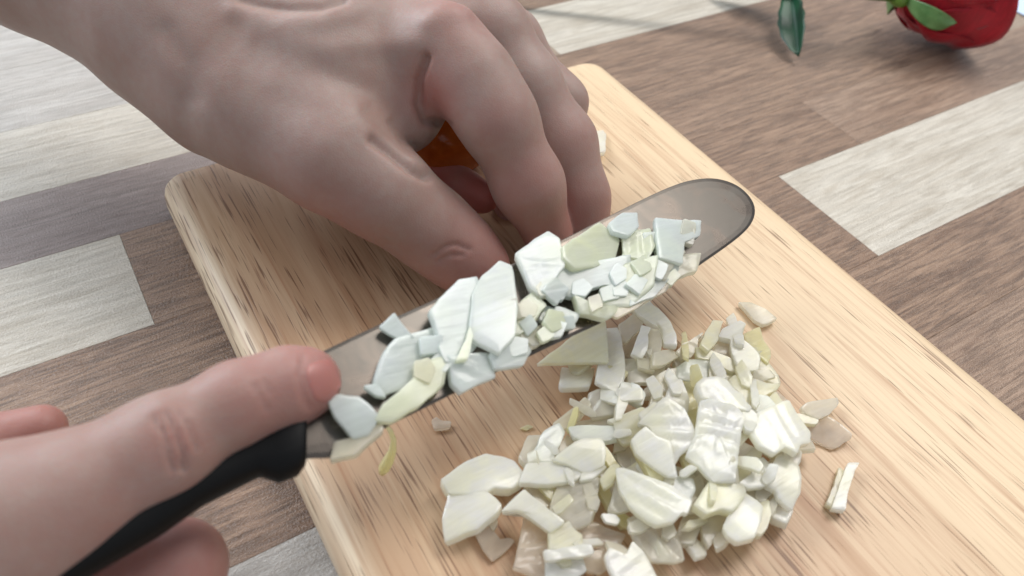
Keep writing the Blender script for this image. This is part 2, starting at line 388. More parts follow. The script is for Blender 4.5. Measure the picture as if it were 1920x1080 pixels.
# (polygon, level, material, label, options)
PIECES = [
 # ---- upper left arm of the heap
 (A((850,560),(1240,240),(1330,260),(1350,550),(1080,548)), 3.3, CREAM, 'large yellowish triangular onion piece just below the middle of the blade', dict(tilt=(-8,-12), thick=.003)),
 (E1((0,820),(30,830),(10,1080)) and E3((70,200),(100,10),(490,10),(480,90),(430,235),(100,245)), 1.2, WHITE, 'white squarish onion piece at the left edge of the heap below the yellowish triangle', dict(thick=.004)),
 (E1((300,400),(530,380),(610,700),(620,1080),(440,1080),(330,830)) and Fp((1125,620),(1158,617),(1170,665),(1172,700),(1160,735),(1143,725),(1120,712),(1125,680)), 2.4, WHITE, 'tall white onion piece standing right of the yellowish triangle', dict(tilt=(6,-8))),
 (E1((545,330),(740,190),(850,260),(830,360),(640,545),(590,520)), 1.6, GLASSY, 'grey onion piece leaning at the top left of the heap beside the dark gap', {}),
 (E1((700,110),(760,60),(900,50),(1050,160),(1180,310),(1250,470),(1255,585),(1100,565),(1090,400),(980,350),(800,230)), 2.0, WHITE, 'long curved white onion piece forming the top left hook of the heap', dict(bulge=.0016)),
 (E1((830,345),(940,380),(900,640),(840,740),(705,690)), 2.5, WHITE, 'bright white onion stick under the curved hook piece', {}),
 (E1((940,380),(1090,420),(1080,600),(1030,780),(870,710),(900,640)), 2.2, GLASSY, 'pale grey onion piece right of the bright stick under the hook piece', {}),
 (E1((590,540),(760,420),(800,400),(710,690),(640,670)), .8, GLASSY, None, {}),
 (E1((600,690),(710,690),(850,745),(700,760)), .8, GLASSY, None, {}),
 (E1((610,760),(850,760),(890,880),(680,940),(640,930)), 1.2, CREAM, 'small pale block below the bright stick of the upper left arm', {}),
 (E1((1060,725),(1250,735),(1180,850),(900,865),(1000,780)), .8, GLASSY, None, {}),
 (E1((670,940),(900,870),(1110,870),(1100,960),(980,1020),(960,1075),(670,1070)), 1.0, GLASSY, 'wide greenish grey onion piece between the two upper arms of the heap', {}),
 # ---- upper right arm
 (E2((850,60),(1000,65),(1180,140),(1310,245),(1290,265),(1140,330),(1040,270),(930,140)), .0, GLASSY, 'lone translucent leaf-shaped onion piece above the top right of the heap', dict(thick=.0016)),
 (E2((915,460),(1110,370),(1150,520),(1240,650),(1245,720),(1205,805),(1080,700),(960,560)), 1.3, YELL, 'pointed pale yellow onion wedge at the upper right edge of the heap', dict(thick=.003)),
 (E2((600,500),(650,400),(780,340),(860,300),(930,345),(885,420),(890,530),(1000,620),(1100,720),(1080,880),(860,910),(800,800),(760,700),(740,530)), 1.7, WHITE, 'long white onion piece with a curled cream head at the top right of the heap', dict(bulge=.0014)),
 (E2((860,910),(1080,880),(1100,720),(1200,810),(1330,980),(1355,1080),(1300,1100),(1000,1000)), 1.0, CREAM, 'broad rounded greenish onion piece at the right shoulder of the heap', dict(bulge=.0016)),
 (E2((60,660),(150,560),(300,480),(380,425),(395,440),(330,500),(330,610),(240,730),(150,740)), 1.7, GLASSY, 'thin pointed translucent onion sliver with a pinkish tip on the top of the heap', {}),
 (E2((330,500),(430,470),(600,470),(740,530),(760,700),(700,740),(500,660),(370,600)), .7, GLASSY, 'flat beige translucent onion piece left of the curled head piece', {}),
 (E2((320,620),(500,670),(720,760),(830,860),(840,920),(740,930),(640,880),(520,790),(330,760)), 1.3, CREAM, 'long greenish onion strip lying across the upper right arm', dict(bulge=.0012)),
 (E2((30,790),(70,690),(150,740),(240,730),(240,790),(60,880)), .8, GLASSY, None, {}),
 (E2((50,900),(200,800),(470,790),(480,900),(470,1010),(300,1050),(60,1020)), 1.3, MINT, 'bluish grey rounded onion piece in the middle of the upper heap', dict(bulge=.0015)),
 (E2((470,900),(530,820),(700,1040),(480,1040)), 2.0, GLASSY, 'small triangular onion shard above the large white chunk', {}),
 (E2((640,880),(840,930),(1000,1000),(900,1080),(720,1080)), .6, CREAM, None, {}),
 # ---- left-middle
 (E3((0,690),(370,380),(430,430),(450,480),(200,720),(100,780),(0,720)), 1.4, GLASSY, 'grey onion stick slanting at the left of the heap above the bluish bar', {}),
 (E3((435,330),(650,265),(790,320),(795,575),(480,630),(425,540)), 1.2, GLASSY, 'greenish square onion block in the left middle of the heap', dict(thick=.005)),
 (E3((850,185),(970,205),(960,380),(880,560),(850,640),(780,640),(810,380)), 2.6, WHITE, 'narrow white onion wedge standing beside the greenish square block', dict(tilt=(10,-10))),
 (E3((965,190),(1060,220),(1150,330),(1110,460),(1050,465),(930,400)), 2.0, MINT, 'rounded white onion lump right of the narrow wedge', {}),
 (E3((190,750),(450,725),(740,735),(800,880),(640,915),(330,905),(250,860)), 1.9, MINT, 'bluish white onion bar lying level at the left middle of the heap', dict(thick=.004)),
 (E3((200,720),(300,670),(780,590),(740,735),(450,725)), .6, GLASSY, None, {}),
 (E3((670,680),(850,620),(1090,520),(1180,560),(1160,740),(1050,880),(940,950),(870,965),(780,870),(760,720)), 2.2, CREAM, 'large cream onion piece with a rounded top left of the ribbed white fan', dict(bulge=.0016)),
 (E3((780,880),(870,965),(930,970),(900,1030),(750,1065)), 1.0, GLASSY, None, {}),
 (E3((1240,150),(1380,60),(1530,10),(1520,150),(1420,310),(1300,320)), 2.3, GLASSY, 'pale angular onion piece near the centre top of the heap', {}),
 (E3((1230,370),(1250,320),(1350,330),(1390,420),(1250,580),(1190,500)), 2.3, GLASSY, 'small grey upright onion piece behind the ribbed white fan', {}),
 (E3((1130,270),(1240,210),(1290,320),(1230,360),(1140,370)), .7, GLASSY, None, {}),
 (E3((1480,160),(1600,160),(1690,400),(1680,560),(1560,470),(1400,390)), 2.7, WHITE, 'smooth white onion piece just behind the tip of the ribbed fan', {}),
 (E4((120,160),(300,190),(400,400),(480,420),(360,460),(330,640),(300,800),(200,600),(190,400)), 1.4, YELL, 'olive yellow shaded onion piece in the hollow at the centre of the heap', {}),
 # ---- crown of the heap
 (Fp((1200,795),(1248,749),(1282,772),(1300,812),(1303,828),(1275,850),(1262,872),(1232,822),(1218,800)), 4.1, WHITE, 'large ribbed white onion fan on the left crown of the heap', dict(rib=.00030, ribdir=75, bulge=.0016, tilt=(-6,-8))),
 (E3((1030,860),(1160,750),(1290,860),(1490,815),(1560,1080),(1100,1120)) and Fp((1187,826),(1212,802),(1232,820),(1255,828),(1262,862),(1268,892),(1250,890),(1222,872),(1196,850)), 4.5, WHITE, 'smooth white onion piece with a pointed top in front of the ribbed fan', dict(tilt=(-4,-10))),
 (E5((580,0),(640,60),(760,230),(900,330),(990,400),(950,470),(880,480),(790,430),(680,220)), 3.6, YELL, 'narrow yellow-rimmed onion strip under the smooth pointed white piece', dict(thick=.004)),
 (E4((320,220),(400,160),(560,145),(680,170),(770,290),(880,350),(900,430),(980,500),(940,560),(780,520),(620,470),(500,430),(480,400),(390,390)), 4.5, WHITE, 'large bright white onion chunk with a cream left end at the top of the heap', dict(thick=.005, bulge=.002)),
 (E4((360,460),(490,430),(600,480),(740,500),(900,640),(840,850),(815,1080),(780,1400),(520,1400),(200,1100),(300,870),(330,690)), 4.3, WHITE, 'broad ribbed white onion slab in the centre of the heap', dict(rib=.00035, ribdir=60, bulge=.0018, tilt=(-3,-6), thick=.0035)),
 (E4((900,540),(1010,530),(1090,600),(1090,690),(1010,800),(940,770),(890,650)), 4.6, WHITE, 'small oval white onion piece right of the broad ribbed slab', {}),
 (E4((850,850),(1000,780),(1010,830),(860,1000),(820,1020)), 3.6, CREAM, None, {}),
 (E4((720,180),(800,110),(980,150),(1180,215),(1340,230),(1290,300),(1200,340),(1060,440),(980,500),(900,430),(870,340),(770,270)), 2.3, CREAM, 'pale green onion piece behind the bright chunk at the right of the heap', dict(bulge=.0015)),
 (E4((1000,500),(1100,340),(1220,360),(1310,470),(1200,540),(1060,560)), 3.2, MINT, 'small pale mint onion piece above the big right-hand slab', {}),
 (E4((1240,360),(1310,290),(1480,450),(1560,550),(1530,590),(1430,460),(1310,470)), 1.0, PEACH, None, {}),
 (E4((1010,800),(1090,590),(1310,500),(1460,450),(1540,590),(1720,820),(1725,940),(1600,970),(1560,1080),(1420,1000),(1300,1080),(1120,980)), 4.0, WHITE, 'big white onion slab with a bluish right corner at the right side of the heap', dict(bulge=.0018, tilt=(5,-5), rib=.00012)),
 (E6((820,0),(1140,0),(1135,160),(1060,175),(1000,180),(900,110)), 2.6, GLASSY, 'shaded lower face piece under the big right-hand slab', {}),
 # ---- right stragglers
 (Fp((1503,765),(1512,757),(1568,747),(1570,757),(1552,778),(1532,787),(1510,775)), .7, GLASSY, 'upper translucent onion piece of the small group off the right of the heap', dict(thick=.0016)),
 (Fp((1490,775),(1515,777),(1535,788),(1530,795),(1497,793)), .9, CREAM, 'tiny cream onion scrap between the two pieces off the right of the heap', dict(thick=.0018)),
 (Fp((1508,805),(1535,790),(1552,780),(1575,795),(1595,813),(1592,822),(1560,840),(1540,830),(1510,815)), .1, PEACH, 'lower kite-shaped translucent onion piece off the right of the heap', dict(thick=.002)),
 (D((1400,530),(1490,270),(1530,300),(1450,560)), .0, CREAM, 'narrower left one of two parallel onion sticks lying apart on the right of the board', dict(thick=.002, tilt=(0, 0), bulge=0.)),
 (D((1445,560),(1560,240),(1640,240),(1540,575)), .35, WHITE, 'wider right one of two parallel onion sticks lying apart on the right of the board', dict(thick=.003, tilt=(0, 0), bulge=0.)),
 # ---- right lower
 (E6((1140,10),(1300,30),(1300,70),(1370,110),(1350,240),(1260,340),(1130,350),(1060,180),(1135,160)), 2.2, WHITE, 'white notched onion piece at the right rim below the big slab', {}),
 (E6((980,330),(1060,180),(1130,170),(1310,310),(1335,450),(1325,640),(1240,830),(1070,690),(1050,620),(900,540),(860,420)), 2.4, WHITE, 'large smooth white onion piece with a curved outer rim on the right edge', dict(bulge=.002)),
 (E6((590,500),(750,380),(830,220),(880,190),(980,290),(990,400),(900,540),(720,560)), 2.9, WHITE, 'bright white onion nugget left of the piece with the curved rim', {}),
 (E6((480,430),(500,370),(560,280),(800,30),(860,110),(850,190),(750,370),(600,490),(560,500)), 2.6, CREAM, 'yellow-green onion stick slanting up to the dark gaps right of the ribbed slab', dict(thick=.0045)),
 (E6((480,460),(590,500),(720,560),(880,540),(800,640),(810,740),(640,640),(540,560)), 1.4, GLASSY, 'grey shaded onion piece in the hollow of the lower right heap', {}),
 (E6((870,520),(1050,620),(950,670),(900,760),(790,700),(790,620)), 1.8, GLASSY, None, {}),
 (E6((20,790),(150,590),(260,460),(460,450),(520,540),(600,560),(640,640),(560,800),(480,880),(350,850),(170,910)), 3.1, CREAM, 'plump yellowish onion piece with a scalloped lower rim in the lower heap', dict(bulge=.002, thick=.004)),
 (E6((390,1060),(500,860),(640,650),(820,760),(870,830),(800,1080),(760,1200),(560,1240),(450,1160)), 2.8, WHITE, 'bright white onion chunk at the lower right of the heap', dict(thick=.0045, bulge=.0016)),
 (E6((820,780),(950,740),(980,900),(930,1080),(850,1180),(770,1160)), 1.8, CREAM, 'cream onion piece tucked right of the bright lower chunk', {}),
 (E6((960,770),(1070,740),(1240,830),(1250,880),(1180,1020),(990,960)), 1.0, WHITE, 'small cube-like white onion piece at the lower right edge of the heap', dict(thick=.004)),
 (D((470,690),(560,610),(680,600),(590,770),(520,860),(480,790)), 1.2, GLASSY, 'translucent shield-shaped onion piece at the bottom of the lower right heap', {}),
 (D((565,830),(660,720),(690,740),(600,845)), .4, YELL, 'thin yellow onion sliver at the bottom rim of the heap', dict(thick=.0018)),
 (D((275,820),(290,730),(340,600),(470,580),(478,660),(400,830)), .8, GLASSY, 'grey onion slice standing between the lower fan and the shield-shaped piece', {}),
 # ---- lower middle
 (E5((400,370),(480,370),(860,490),(1080,580),(1300,740),(1240,900),(1180,880),(1080,990),(870,1040),(760,980),(560,820),(440,620)), 3.6, WHITE, 'large bright white onion piece with a folded cream upper edge in the lower heap', dict(bulge=.0022, rib=.0002, ribdir=30)),
 (E5((270,850),(400,440),(440,620),(560,830),(400,880),(280,875)), 2.3, GLASSY, 'triangular pale onion piece left of the large folded piece', {}),
 (E5((860,500),(960,480),(1180,430),(1330,460),(1360,600),(1300,730),(1080,580)), 2.9, MINT, 'mint green onion piece behind the folded cream edge', {}),
 (E5((1290,730),(1370,590),(1330,460),(1430,400),(1490,520),(1480,600),(1370,800),(1400,870),(1250,880)), 2.0, GLASSY, 'shaded onion piece left of the plump scalloped one', {}),
 (E5((1110,300),(1270,330),(1430,280),(1590,450),(1480,530),(1430,400),(1200,420)), 1.4, GLASSY, None, {}),
 (E5((1190,170),(1250,140),(1330,200),(1400,290),(1330,350),(1260,330)), 3.0, YELL, 'small yellow onion edge beneath the broad ribbed slab', {}),
 (E5((200,20),(250,60),(370,250),(470,350),(400,375),(290,310),(210,180)), 1.6, YELL, 'thin curved yellow strip running down from the bluish bar', dict(thick=.002)),
 (E5((380,130),(570,40),(660,220),(480,340),(400,240)), .5, GLASSY, None, {}),
 (E5((470,350),(660,230),(720,330),(620,400)), .9, CREAM, None, {}),
 (E5((130,460),(180,450),(240,530),(330,720),(290,830),(500,1000),(440,1080),(280,870),(160,640)), .9, YELL, 'long thin yellow curved onion strip left of the lower ribbed fan', dict(thick=.0018)),
 (E5((200,440),(400,440),(380,640),(320,720)), .5, GLASSY, None, {}),
 (E5((280,880),(450,880),(560,960),(520,1080),(440,1060)), .9, YELL, None, {}),
 (Fp((1180,975),(1196,968),(1240,978),(1262,985),(1272,1015),(1280,1048),(1262,1053),(1215,1050),(1195,1020)), 1.6, GLASSY, 'translucent ribbed fan of onion at the bottom centre of the heap', dict(rib=.00035, ribdir=0)),
 # ---- lower left
 (C((930,600),(1000,390),(1100,350),(1290,360),(1270,480),(1220,670),(1110,720),(1080,690)), 1.7, GLASSY, 'tall ribbed translucent onion slice in the lower left of the heap', dict(rib=.00035, ribdir=85)),
 (C((1225,665),(1290,455),(1288,520),(1240,680)), .8, CREAM, 'thin sliver right of the tall ribbed slice', dict(thick=.0015)),
 (C((740,400),(950,390),(910,440),(940,500),(930,555),(860,550)), .8, GLASSY, 'small greenish onion piece left of the tall ribbed slice', {}),
 (C((575,600),(735,440),(1020,670),(920,750),(840,690),(690,590)), 2.5, WHITE, 'pale onion strip with a flared upper end slanting in the lower left heap', dict(bulge=.001)),
 (C((740,630),(920,750),(930,870),(890,960),(900,1080),(830,1070),(660,1010),(690,880),(720,740)), 1.2, PEACH, 'large ribbed translucent onion slice at the bottom left corner of the heap', dict(rib=.0004, ribdir=75)),
 (C((920,740),(1070,670),(1100,730),(1160,770),(1160,850),(1000,870),(925,870)), 2.3, CREAM, 'pale green onion block above the white bar at the bottom left', {}),
 (C((892,885),(1228,843),(1248,910),(1160,930),(910,960)), 3.0, WHITE, 'straight white onion bar near the bottom edge of the picture', dict(thick=.004, tilt=(0,-10))),
 (C((1150,700),(1230,670),(1400,740),(1485,765),(1440,850),(1360,890),(1240,900),(1170,860)), .7, PEACH, 'beige ribbed translucent onion piece right of the white bar', dict(rib=.0003, ribdir=80, thick=.0018)),
 (C((1170,930),(1340,880),(1400,990),(1300,1065),(1180,1030)), .8, PEACH, 'peach translucent onion piece beneath the right end of the white bar', dict(thick=.002)),
 (C((900,965),(1160,935),(1190,1040),(1060,1120),(900,1110)), 1.6, MINT, 'pale onion piece below the white bar cut by the bottom edge', {}),
 (C((1350,930),(1385,870),(1500,920),(1545,825),(1620,900),(1700,1040),(1740,1120),(1440,1130),(1400,1060)), 2.2, WHITE, 'white onion piece with two peaks cut by the bottom edge of the picture', {}),
 (C((130,370),(300,250),(440,190),(560,210),(640,240),(700,320),(705,390),(620,440),(500,430),(440,470),(190,465)), 1.0, WHITE, 'thick white onion chunk left of the heap, the upper one of two', dict(thick=.006, bulge=.003)),
 (C((180,465),(450,465),(550,560),(515,620),(380,730),(150,810),(135,660)), 1.2, WHITE, 'thick pointed white onion chunk left of the heap, the lower one of two', dict(thick=.006, bulge=.0025)),
 (C((565,200),(620,200),(680,240),(680,290),(600,260)), .2, GLASSY, 'tiny translucent onion piece behind the upper left chunk', dict(thick=.0016)),
 (C((360,740),(465,680),(500,740),(560,815),(610,790),(655,815),(600,880),(495,960),(430,880)), .0, PEACH, 'hooked peach translucent onion scrap below the two left chunks', dict(thick=.0014)),
 (C((465,690),(525,600),(532,690),(500,740)), .3, GLASSY, 'small grey onion piece beside the pointed left chunk', dict(thick=.0018)),
 (C((695,190),(760,40),(870,40),(850,120),(830,235),(740,240)), .7, GLASSY, 'grey square onion piece at the far left of the heap', dict(thick=.004)),
 (Fp((1002,846),(1020,810),(1048,795),(1058,812),(1042,848),(1034,868),(1008,866)), 1.8, MINT, 'mint onion wedge overlapping the grey square piece', {}),
 (C((955,215),(1100,100),(1170,62),(1300,60),(1325,110),(1320,255),(1190,315),(1060,245)), 2.4, WHITE, 'white dome-shaped onion piece in the left of the heap', dict(bulge=.002, thick=.004)),
 (C((708,385),(760,248),(1060,240),(1190,310),(1100,370),(850,395)), 2.0, WHITE, 'wide white onion strip below the dome-shaped piece', dict(bulge=.0012)),
 (C((980,150),(1050,30),(1130,90),(970,210)), .6, GLASSY, None, {}),
 (C((1190,315),(1320,255),(1315,360),(1290,370),(1100,350)), 1.0, GLASSY, 'grey onion piece beneath the dome-shaped one', {}),
]
buried = 0
for poly, L, mt, lab, kw in PIECES:
    g = PG
    if lab is None: lab = 'small shaded onion piece filling a gap low in the heap'; g = 'small onion pieces low in the heap'
    piece(poly, lv(L), mt, lab, group=g, **kw)
# pieces buried under the crown, seen only through the gaps
heap = [(1250,700),(1290,720),(1330,740),(1370,770),(1220,790),(1260,810),(1300,850),(1340,830),(1400,850),(1440,880),(1400,920),(1350,930),(1300,900),(1240,900),(1200,870),(1170,800),(1150,760),(1330,690),(1380,700),(1190,700),(1220,930),(1420,790),(1460,850),(1440,930),(1040,900),(1080,880),(1120,860),(1360,880),(1240,850),(1300,790)]
for i, (x, y) in enumerate(heap):
    k = random.choice([4, 5]); r = random.uniform(22, 34); a0 = random.uniform(0, 6)
    poly = [(x + r * random.uniform(.7, 1.1) * math.cos(a0 + t * 6.283 / k), y + .8 * r * random.uniform(.7, 1.1) * math.sin(a0 + t * 6.283 / k)) for t in range(k)]
    piece(poly, lv(random.uniform(.2, 1.2)), random.choice([GLASSY, CREAM, GLASSY, WHITE]), 'onion piece buried under the crown of the heap',
          group='buried onion pieces under the crown', tilt=(random.uniform(-15, 15), random.uniform(-15, 15)))
# small thin shards lying over and between the bigger pieces
hull = [(1190,570,1.2),(1215,640,1.2),(1090,690,1.2),(1130,660,1.5),(1165,700,1.6),(1200,690,1.8),(1240,670,1.8),(1290,640,1.6),(1330,620,1.4),(1380,620,1.4),(1420,660,1.2),(1440,700,1.2),(1400,700,2.4),(1350,690,2.4),(1310,700,2.6),(1270,720,3.0),(1230,720,2.6),(1180,740,2.4),(1140,740,2.0),(1100,770,1.8),(1070,790,1.6),(1040,830,1.6),(1100,840,2.2),(1160,820,2.6),(1210,780,3.6),(1420,740,3.2),(1450,760,2.8),(1480,860,2.2),(1440,880,3.2),(1400,860,3.6),(1370,890,3.6),(1330,910,3.4),(1290,890,3.6),(1250,900,3.2),(1200,890,2.6),(1150,900,2.2),(1110,880,2.2),(1060,880,2.0),(1010,880,1.4),(1020,920,1.2),(1060,950,1.6),(1120,930,2.0),(1150,980,1.8),(1200,980,2.2),(1250,990,1.8),(1300,980,1.6),(1350,1000,1.2),(1400,970,2.0),(1440,960,1.6),(1470,920,1.6),(1100,1020,1.6),(1160,1030,1.4),(1040,1030,1.6),(1240,1040,1.0),(1300,1030,.3),(1500,830,1.0)]
for i, (x, y, L) in enumerate(hull):
    x += random.uniform(-12, 12); y += random.uniform(-9, 9)
    ln = random.uniform(17, 31); wd = random.uniform(6, 13); a0 = random.uniform(0, 3.14); ca, sa = math.cos(a0), math.sin(a0)
    q4 = [(-ln, -wd * random.uniform(.3, 1)), (ln * random.uniform(.2, .6), -wd), (ln, -wd * random.uniform(-.3, .6)), (ln * random.uniform(.6, .9), wd), (-ln * random.uniform(.5, 1), wd * random.uniform(.5, 1))]
    piece([(x + u * ca - v * sa, y + u * sa + v * ca) for u, v in q4], lv(L + .25), random.choice([GLASSY, CREAM, WHITE, GLASSY, WHITE, YELL]), 'thin small onion shard scattered among the larger pieces of the heap',
          group='thin onion shards scattered over the heap', tilt=(random.gauss(0, 16), random.gauss(0, 16)), thick=.0017)
# crumbs off the heap
piece(Fp((1118,247),(1130,245),(1136,252),(1135,282),(1120,284)), T + .003, WHITE, 'small lone white onion stick on the far right of the board beyond the fingers', thick=.003, bulge=.0003)
piece(Fp((810,790),(818,783),(828,792),(845,793),(842,803),(815,806)), T + .0012, PEACH, 'tiny peach scrap of onion on the bare board below the blade', thick=.001)
piece(Fp((975,803),(990,796),(1000,800),(988,807)), T + .0012, YELL, 'tiny yellow crumb of onion on the board left of the heap', thick=.001, corner=.1)

# ------------------------------------------------------------------ knife
hs, ts = at(600, 660, .064), at(1330, 338, .052)
uax = _n(ts - hs)
view = _n(CAM - (hs + ts) / 2)
nn = _n(view * .55 + np.array([0, 0, 1.]) * .6)
nn = _n(nn - uax * (nn @ uax)); kp0 = (hs + ts) / 2; vax = np.cross(nn, uax)
knife = tag(empty('knife', kp0), 'black-handled steel kitchen knife with a round tip and onion stuck to its blade', 'knife')
def toK(P): d = P - kp0; return np.stack([d @ uax, d @ vax, d @ nn], -1)
def fromK(q): return q[..., 0:1] * uax + q[..., 1:2] * vax + q[..., 2:3] * nn     # relative to kp0
outline = [(520,700),(600,662),(700,614),(820,560),(1000,478),(1200,376),(1262,348),(1300,337),(1340,334),(1378,345),(1404,366),(1417,392),(1410,420),(1385,446),(1320,492),(1240,545),(1140,600),(1050,640),(960,684),(900,712),(810,758),(720,802),(680,830),(652,850),(625,859),(572,859),(520,870)]
for _ in range(2):
    outline = [(a[0] * f + b[0] * (1 - f), a[1] * f + b[1] * (1 - f)) for a, b in zip(outline, outline[1:] + outline[:1]) for f in (.75, .25)]
kq = toK(np.array([onplane(x, y, kp0, nn) for x, y in outline]))[:, :2]
def blade_mesh():
    M = len(kq); V = []; Fs = []
    ctr_v = kq[:, 1].mean()
    c = kq.mean(0)
    for s_, z in ((1, 0.00025), (.985, .00030), (.93, .00044), (.80, .0005)):
        for p in kq:
            x = c[0] + (p[0] - c[0]) * (1 - (1 - s_) * .25); y = c[1] + (p[1] - c[1]) * s_
            V.append((x, y, z))
    n4 = len(V)
    V += [(x, y, -z) for x, y, z in V]
    for b0 in (0, n4):
        for k in range(3):
            for i in range(M):
                j = (i + 1) % M; f = (b0 + k * M + i, b0 + k * M + j, b0 + (k + 1) * M + j, b0 + (k + 1) * M + i)
                Fs.append(f if b0 else f[::-1])
        Fs.append([b0 + 3 * M + i for i in range(M)])
    for i in range(M):
        j = (i + 1) % M; Fs.append((i, j, n4 + j, n4 + i))
    me = mesh('blade', fromK(np.array(V)), Fs)
    bm = bmesh.new(); bm.from_mesh(me); bmesh.ops.recalc_face_normals(bm, faces=bm.faces); bm.to_mesh(me); bm.free()
    for p in me.polygons: p.use_smooth = False
    return me
obj('blade', blade_mesh(), STEEL, knife)
# handle: lofted rounded section along px centre line (x, y, half height px)
def handle_mesh():
    top = [(572,745),(540,742),(500,752),(450,782),(390,815),(300,862),(200,915),(100,975),(0,1040),(-120,1115),(-200,1170)]
    bot = [(573,872),(560,890),(525,903),(490,890),(440,915),(380,946),(300,1003),(190,1066),(90,1125),(-20,1200),(-80,1250)]
    hp = [0, -.0002, -.0012, -.002, -.0022, -.0025, -.003, -.0035, -.004, -.004, -.004]
    V = []; Fs = []; K = 16
    for i, (t, b) in enumerate(zip(top, bot)):
        p0 = kp0 + nn * (hp[i] - .001)
        P, Q = onplane(*t, p0, nn), onplane(*b, p0, nn)
        c = (P + Q) / 2; e = (P - Q) / 2; th = .0056 if i else .0048
        for k in range(K):
            a = 2 * math.pi * k / K
            ca, sa = math.cos(a), math.sin(a)
            ca = math.copysign(abs(ca) ** .7, ca); sa = math.copysign(abs(sa) ** .7, sa)
            V.append(c + e * ca + nn * th * sa - kp0)
    n0 = len(V)
    for i in range(len(top) - 1):
        for k in range(K):
            j = (k + 1) % K; Fs.append((i * K + k, i * K + j, (i + 1) * K + j, (i + 1) * K + k))
    Fs.append(list(range(K))); Fs.append(list(range((len(top) - 1) * K, len(top) * K)))
    me = mesh('handle', V, Fs)
    bm = bmesh.new(); bm.from_mesh(me); bmesh.ops.recalc_face_normals(bm, faces=bm.faces); bm.to_mesh(me); bm.free()
    return me
ho = obj('handle', handle_mesh(), BLACK, knife)
bv = ho.modifiers.new('bevel', 'BEVEL'); bv.width = .0012; bv.segments = 3; bv.limit_method = 'ANGLE'; bv.angle_limit = math.radians(50)
# onion stuck on the blade
K7 = lambda *p: crop(560, 320, 1.8625, p)
KP = [
 (K7((285,545),(335,498),(402,580),(370,592)), 1.4, WHITE, 'small white triangular onion piece poking over the spine near the forefinger', {}),
 (K7((762,290),(870,215),(908,240),(925,330),(850,430),(810,400),(790,350)), 2.6, WHITE, 'tall bright white onion piece sticking up over the middle of the blade', dict(thick=.003)),
 (K7((930,262),(1050,185),(1115,240),(1100,310),(970,335),(932,300)), 2.4, CREAM, 'pale yellow onion cube over the spine right of the tall white piece', dict(thick=.003)),
 (K7((1085,185),(1130,150),(1180,150),(1185,195),(1150,225),(1100,210)), 1.6, MINT, 'small mint onion piece on the spine right of the yellow cube', {}),
 (K7((1250,170),(1400,180),(1395,230),(1345,250),(1340,320),(1262,300)), 2.0, MINT, 'square mint onion piece nearest the rounded tip of the knife', {}),
 (K7((1130,210),(1225,205),(1242,260),(1215,310),(1140,295)), 1.8, CREAM, 'small cream onion piece left of the piece nearest the tip', {}),
 (K7((890,350),(1100,310),(1150,300),(1140,400),(1060,400),(960,440),(880,430)), 1.3, MINT, 'wide pale green onion piece in the right half of the blade', {}),
 (K7((1060,400),(1140,330),(1250,300),(1235,400),(1160,470),(1060,475)), 1.7, CREAM, 'broad pale onion slab near the cutting edge right of the dark notch', {}),
 (K7((1235,310),(1400,290),(1385,350),(1300,375),(1230,390)), 1.0, GLASSY, 'greyish onion piece near the edge below the tip', {}),
 (K7((640,380),(700,325),(740,340),(758,460),(750,570),(700,625),(600,570),(610,440)), 2.4, WHITE, 'large bluish white onion piece standing in the middle of the blade', dict(thick=.003)),
 (K7((465,490),(560,388),(620,378),(650,480),(640,570),(570,660),(510,640),(490,560)), 2.0, MINT, 'large mint onion piece left of the bluish white one on the blade', dict(thick=.003)),
 (K7((270,730),(300,640),(340,590),(470,550),(495,600),(480,660),(390,740),(300,775)), .9, MINT, 'flat bluish onion leaf on the blade beside the forefinger', dict(thick=.0018)),
 (K7((275,865),(300,815),(460,665),(505,655),(510,690),(500,750),(420,820),(330,872)), 1.9, YELL, 'green yellow onion strip lying along the lower left of the blade', dict(thick=.0035)),
 (K7((520,650),(660,640),(682,720),(570,772),(540,740)), 1.5, MINT, 'mint onion piece hanging over the cutting edge at mid blade', {}),
 (K7((670,640),(785,590),(808,632),(780,680),(690,690)), 1.6, WHITE, 'white onion piece at the cutting edge right of the hanging mint one', {}),
 (K7((742,560),(775,460),(815,428),(862,470),(810,545),(765,572)), 1.7, YELL, 'slim yellow green onion piece right of the bluish white one', {}),
 (K7((860,520),(900,475),(980,500),(950,545),(880,560)), 1.0, MINT, 'small grey green onion piece low in the middle of the blade', {}),
 (K7((775,575),(860,530),(878,580),(820,612)), .8, GLASSY, 'small translucent onion piece near the edge below the slim yellow one', {}),
 (K7((965,440),(1050,480),(1150,470),(1070,520),(985,500)), 1.1, CREAM, 'long pale onion scrap along the edge right of mid blade', {}),
 (K7((550,660),(600,540),(622,555),(590,655)), 3.3, CREAM, 'narrow cream onion shard lying across the large mint piece', dict(thick=.0015)),
 (K7((105,805),(140,785),(210,795),(275,860),(240,920),(190,932),(130,860)), 1.6, MINT, 'rounded onion piece at the heel of the blade beside the fingertip', dict(bulge=.0016, thick=.003)),
 (K7((130,945),(190,930),(285,880),(290,905),(200,985),(115,1005)), .8, GLASSY, 'thin onion film at the heel of the blade by the cutting edge', {}),
 (K7((228,752),(275,745),(305,790),(270,785)), 1.1, WHITE, 'tiny white onion scrap between the leaf and the heel piece', {}),
 (K7((1080,490),(1160,460),(1240,400),(1300,370),(1340,350),(1280,420),(1200,465),(1120,510)), .9, PEACH, 'peach onion film hanging off the cutting edge near the tip', dict(thick=.0012)),
 (K7((1160,395),(1230,390),(1290,380),(1240,440),(1160,470)), 1.5, MINT, 'pale onion piece low on the blade toward the tip', {}),
]
